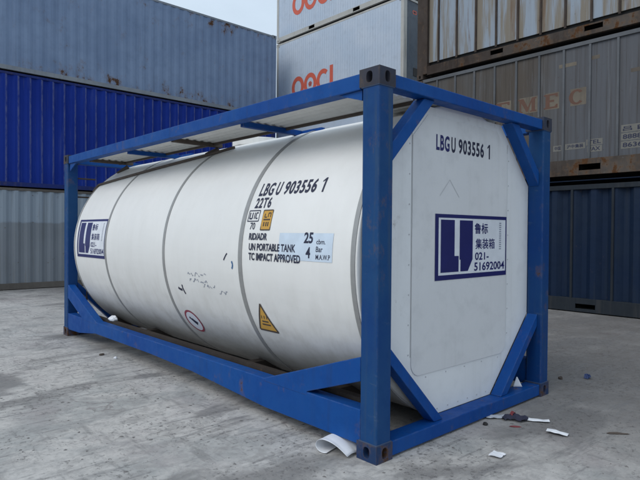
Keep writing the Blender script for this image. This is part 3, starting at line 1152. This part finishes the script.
hd = Decal(cm)
for k in range(10):
    ya, yb, ta = tri(k/10)
    yc, yd, tb = tri((k+1)/10)
    hd.poly([(S(ya), ta), (S(yb), ta), (S(yd), tb), (S(yc), tb)] if k < 9 else [(S(ya), ta), (S(yb), ta), (S(1.325), t1)])
hz = hd.build('hazard_sticker', M_ORANGE, barrel)
bd = Decal(cm)
L_ = [(S(tri(k/10)[0]), tri(k/10)[2]) for k in range(11)]
R_ = [(S(tri(k/10)[1]), tri(k/10)[2]) for k in range(11)]
bd.stroke(L_, .018, .0012).stroke(R_, .018, .0012).stroke([L_[0], R_[0]], .018, .0012)
for k, wd in ((.24, .08), (.36, .06)):
    bd.stroke([(S(1.325+wd/1.4), t0+(t1-t0)*k), (S(1.325-wd/1.4), t0+(t1-t0)*k)], .014, .0012)
for k in range(3):
    yy = 1.36-.035*k
    bd.stroke([(S(yy), t0+(t1-t0)*.46), (S(yy-.008), t0+(t1-t0)*.58)], .010, .0012)
bd.build('lettering', M_BROWN, hz)
# round prohibition sticker
cx, cy, rad = S(2.665), T(-34.6), .145
ns = Decal(cm)
for k in range(6):
    ns.ring(cx, cy, rad*(k+1)/6, rad*k/6, n=36)
nso = ns.build('prohibition_sticker', M_STW, barrel)
ns = Decal(cm)
ns.ring(cx, cy, rad, rad-.024, n=36, lift=.0014)
ns.build('red_ring', M_RED, nso)
ns = Decal(cm)
ns.stroke([(cx-.05, cy+.05), (cx-.02, cy+.022), (cx+.01, cy-.008), (cx+.04, cy-.036)], .030, .0016)
ns.stroke([(cx-.01, cy+.035), (cx+.02, cy+.01), (cx+.065, cy-.012)], .022, .0016)
ns.build('pictogram', M_INK, nso)
# pen scribbles and scuffs
mk = Decal(cm)
mk.stroke([(S(1.785), T(-1.6)), (S(1.765), T(-.4)), (S(1.745), T(.7)), (S(1.73), T(1.2))], .014)
mk.build('scuff_mark', M_INK, barrel)
mk = Decal(cm)
mk.stroke([(S(2.69), T(-16.4)), (S(2.655), T(-17.0)), (S(2.615), T(-17.2))], .024).stroke([(S(2.60), T(-14.6)), (S(2.60), T(-16.0)), (S(2.585), T(-17.8)), (S(2.57), T(-19.0))], .020)
mk.build('scuff_mark', M_INK, barrel)
mk = Decal(cm)
mk.stroke([(S(1.66), T(-1.8)), (S(1.645), T(-3.0)), (S(1.65), T(-4.2)), (S(1.66), T(-4.8))], .018)
mk.build('scuff_mark', M_BLUEINK, barrel)
mk = Decal(cm)
for (y, dg, n_) in ((2.44, -9.0, 6), (2.42, -11.5, 5), (2.18, -13.6, 4), (1.92, -15.6, 2)):
    yy = y
    for k in range(n_):
        ln = random.uniform(.02, .07)
        pts = [(S(yy), T(dg+random.uniform(-.9, .6)))]
        for q in range(3):
            pts.append((S(yy-ln*(q+1)/3), T(dg+random.uniform(-.9, .9))))
        mk.stroke(pts, random.uniform(.005, .010))
        yy -= ln+random.uniform(.012, .03)
mk.build('pen_scribble', M_GREYINK, barrel)

# walkway planks along the top, with supports
wk = empty('walkway')
wk.parent = tk


def plank(x0, x1, y0, y1, parent):
    m = MB()
    n = int((x1-x0)/.022)
    prof_ = []
    for k in range(n+1):
        xx = x0+(x1-x0)*k/n
        prof_.append((xx, 2.505 if (k//2) % 2 else 2.494))
    top = [(x, z+.012) for x, z in prof_][::-1]
    q = prof_+top
    nn_ = len(q)
    vs = [(x, y0, z) for x, z in q]+[(x, y1, z) for x, z in q]
    h = len(prof_)
    fs = [(i, (i+1) % nn_, nn_+(i+1) % nn_, nn_+i) for i in range(nn_)]
    for base in (0, nn_):
        fs += [(base+i, base+i+1, base+nn_-2-i, base+nn_-1-i) for i in range(h-1)]
    m.add(vs, fs)
    return m.build('plank', M_ALU, parent)


plank(.125, .60, .20, 5.55, wk)
MB().box(.602, .625, .20, 5.55, 2.470, 2.520).build('edge_angle', M_BROWN, wk)
plank(.66, WID-.66, .16, .66, wk)
for y in (3.0, 5.35):
    MB().box(.121, .72, y-.03, y+.03, 2.455, 2.492).build('support_beam', M_BROWN, wk)
MB().tube([(.70, 3.02, 2.44), (.60, 3.12, 2.37)], .03).build('support_leg', M_BROWN, wk)
MB().tube([(.66, 5.36, 2.43), (.55, 5.45, 2.33)], .03).build('support_leg', M_BROWN, wk)
for y in (1.72, 4.12):
    MB().box(.121, .80, y-.022, y+.022, 2.440, 2.490).build('cross_bar', M_FRAME, wk)
    MB().box(.80, .845, y-.30, y+.022, 2.445, 2.488).build('cross_bar', M_FRAME, wk)
# gusset at the near post under the side rail
MB().prism([(.181, 2.463), (.40, 2.463), (.181, 2.395)], 'x', .03, .045).build('gusset', M_FRAME, tk)
MB().prism([(LEN-.181, 2.463), (LEN-.42, 2.463), (LEN-.181, 2.36)], 'x', .03, .045).build('gusset', M_FRAME, tk)
# drain hose from the spill box down the far end
def on_skin(deg, y, off):
    th = R(deg)
    return (XC-(RB+off)*math.cos(th), y, ZC+(RB+off)*math.sin(th))


MB().tube([on_skin(62, 2.60, .02), on_skin(59, 2.9, .018), on_skin(55.5, 3.4, .018), on_skin(51.5, 4.1, .018), on_skin(47, 4.9, .018), on_skin(43.5, 5.53, .018), on_skin(40, 5.66, -.02),
           (.34, 5.80, 1.95), (.30, 5.86, 1.80), (.26, 5.86, 1.5), (.26, 5.86, .3)], .016).build('drain_hose', M_BROWN, tk)
# manlid and spill box on the crown
sb = MB()
for k in range(24):
    pass
sb.prism([(XC+.32*math.cos(2*math.pi*k/28), 2.95+.32*math.sin(2*math.pi*k/28)) for k in range(28)], 'z', 2.50, 2.585).build('manlid', M_ALU, tk, bevel=.01)
# ladder rungs on the far post
for z in (2.27, 2.0):
    MB().tube([(.15, LEN-.09, z), (.42, LEN-.09, z)], .012).build('rung', M_BROWN, tk)


# ------------------------------------------------------------------ litter on the yard
def sheet_mesh(name, mat, pts, nu, label, cat, loc, rz=0, thick=.0015, jit=0.0):
    """pts(u, v) -> local xyz ; a thin sheet with thickness"""
    m = MB()
    n = nu
    top = [Vector(pts(i/n, j/n)) for j in range(n+1) for i in range(n+1)]
    if jit:
        rj = random.Random(len(label))
        top = [v+Vector((0, 0, rj.uniform(0, jit))) for v in top]
    m.add(top, [(j*(n+1)+i, j*(n+1)+i+1, (j+1)*(n+1)+i+1, (j+1)*(n+1)+i) for j in range(n) for i in range(n)])
    o = m.build(name, mat, smooth=not jit)
    o.location = loc
    o.rotation_euler = (0, 0, rz)
    s = o.modifiers.new('thickness', 'SOLIDIFY')
    s.thickness = thick
    s.offset = 1
    tag(o, label, cat)
    return o


def curl(u, v):
    # a sheet rolled over: a short lip below, a tunnel open towards the camera's left, a broad flap lying forward
    if u < .5:
        t = u/.5
        ang = R(-60 - 205*t)
        x = .058*math.cos(ang)
        z = .044 + .042*math.sin(ang)
    else:
        t = (u-.5)/.5
        a0 = R(-265)
        x = .058*math.cos(a0) + .205*t
        z = .044 + .042*math.sin(a0) - .076*t**1.2 + .014*math.sin(t*3.1)
    wv = .012*math.sin(v*6+u*3)*max(0, u-.3)
    return (x + .03*(v-.5)*u, (v-.5)*(.165+.03*u) + .03*u, max(z, 0)+.004+abs(wv))


sheet_mesh('crumpled_paper', M_PAPER, curl, 22, 'crumpled white sheet curled over beside the foot of the nearest blue corner post', 'paper',
           (-.045, .395, 0), R(-76))


def strip(L_, W_, amp, k=3.0):
    def f(u, v):
        return ((u-.5)*L_, (v-.5)*W_, .006+amp*(.5+.5*math.sin(u*k*2+.7)) + .25*amp*math.sin(v*3))
    return f


sheet_mesh('paper_strip', M_PAPER, strip(.30, .060, .006), 7, 'long white paper strip lying right of the dark rag by the end rail', 'paper', (1.58, -.245, 0), R(-57), jit=.007)
sheet_mesh('paper_strip', M_PAPERG, strip(.20, .085, .006), 7, 'short dull paper strip tucked against the blue bottom end rail', 'paper', (1.45, -.03, 0), R(-38), jit=.007)
sheet_mesh('paper_scrap', M_PAPER, strip(.15, .065, .012, 2), 5, 'narrow curled white paper scrap lying apart, farthest right on the concrete', 'paper', (1.45, -.53, 0), R(-75), jit=.007)
sheet_mesh('paper_scrap', M_PAPER, strip(.10, .085, .003, 2), 4, 'small square white paper scrap nearest the bottom of the photo', 'paper', (.735, -.44, 0), R(8), jit=.007)
sheet_mesh('paper_scrap', M_PAPER, lambda u, v: ((u-.5)*.085*(1-v*.9), .02*v, .001+v*.085), 6, 'white paper wedge standing on the bottom end rail inside the right lower strut', 'paper', (2.045, .105, .116), R(-40))


def lump(name, mat, loc, size, seed, label, cat, rz=0, sub=3, jit=.22):
    rnd = random.Random(seed)
    bm = bmesh.new()
    bmesh.ops.create_icosphere(bm, subdivisions=sub, radius=1)
    offs = [Vector((rnd.uniform(-1, 1), rnd.uniform(-1, 1), rnd.uniform(-1, 1))).normalized() for _ in range(9)]
    amps = [rnd.uniform(-.35, .3) for _ in offs]
    for v in bm.verts:
        k = 1.0
        for o_, a_ in zip(offs, amps):
            k += a_*max(0, v.co.normalized().dot(o_))**5
        k += rnd.uniform(-jit, jit)
        v.co = Vector((v.co.x*k*size[0], v.co.y*k*size[1], max(v.co.z*k*size[2], -size[2]*.55)+size[2]*.55))
    me = bpy.data.meshes.new(name)
    bm.to_mesh(me)
    bm.free()
    me.materials.append(mat)
    o = bpy.data.objects.new(name, me)
    COL.objects.link(o)
    o.location = loc
    o.rotation_euler = (0, 0, rz)
    tag(o, label, cat)
    return o


rag = sheet_mesh('dark_rag', M_SCRAPD, lambda u, v: ((u-.5)*.21*(1-.3*abs(v-.5)), (v-.5)*.075+.02*math.sin(u*7), .004+.030*math.sin(u*3.1)*math.sin(v*3.1)), 8,
                 'crumpled dark purple rag lying across the white paper strips', 'rag', (1.50, -.165, 0), R(-48), jit=.028)
kn = sheet_mesh('rag_fold', M_SCRAPR, lambda u, v: ((u-.5)*.05, (v-.5)*.035, .012+.02*math.sin(u*3.1)), 4, 'x', 'x', (-.01, .03, .02), .5, jit=.012)
del kn['label'], kn['category']
kn.parent = rag
lump('red_wrapper', M_SCRAPR, (1.355, -.235, 0), (.05, .012, .006), 7, 'flattened reddish wrapper just in front of the dark rag', 'wrapper', R(-50), 2)
lump('black_scrap', M_DARK, (1.22, -.06, 0), (.020, .020, .015), 8, 'tiny black scrap left of the dark rag near the end rail', 'scrap', 0, 2)
sheet_mesh('blue_scrap', M_SCRAPB, lambda u, v: ((u-.5)*.11, (v-.5)*.07*(1-.5*u), .004+.018*math.sin(u*3.1)), 5,
           'small blue plastic scrap alone on the concrete right of the tank frame', 'scrap', (3.31, -.01, 0), .4, jit=.028)
lump('brown_scrap', M_BROWN, (3.05, .16, 0), (.03, .02, .02), 10, 'small brown scrap just left of the blue plastic scrap', 'scrap', .9, 2)
lump('dark_stick', M_BROWN, (1.80, -.83, 0), (.085, .016, .010), 12, 'flat dark stick lying on the concrete at the right edge of the yard', 'scrap', R(-50), 2)
lump('white_chip', M_PAPER, (-.06, 4.05, 0), (.022, .018, .018), 14, 'white plastic chip beside the far half of the bottom side rail', 'scrap', 0, 2)
lump('rubble_lump', M_BROWN, (-.10, 4.35, 0), (.035, .02, .014), 15, 'low lump of dark dirt near the far half of the bottom side rail', 'rubble', .5, 2)
# rubble caught on the rail at the far end
lump('white_rag', M_PAPER, (.19, 4.72, .346), (.045, .07, .04), 16, 'crumpled white rag wedged between far rail strut and barrel', 'rag', .3, 2)

# loose grit: uncountable
gm = MB()
rg = random.Random(4)
for k in range(3800):
    x = rg.uniform(-3.5, 8.0)
    y = rg.uniform(-2.2, 12.8)
    if rg.random() < .45:
        x, y = rg.uniform(-2.6, 3.2), rg.uniform(-1.4, 3.5)
    s = .0028*(1+rg.random()**6*4.5)
    a = rg.uniform(0, 6.28)
    h = s*rg.uniform(.3, .7)
    vs = []
    for i in range(5):
        q = a+i*1.2566
        rr_ = s*rg.uniform(.5, 1.7)
        vs.append((x+rr_*math.cos(q), y+rr_*math.sin(q), .0))
    vs.append((x+rg.uniform(-.3, .3)*s, y+rg.uniform(-.3, .3)*s, h))
    gm.add(vs, [(i, (i+1) % 5, 5) for i in range(5)])
go2 = gm.build('loose_grit', M_STONE)
tag(go2, 'loose grit and dirt crumbs scattered over the concrete', 'grit', kind='stuff')
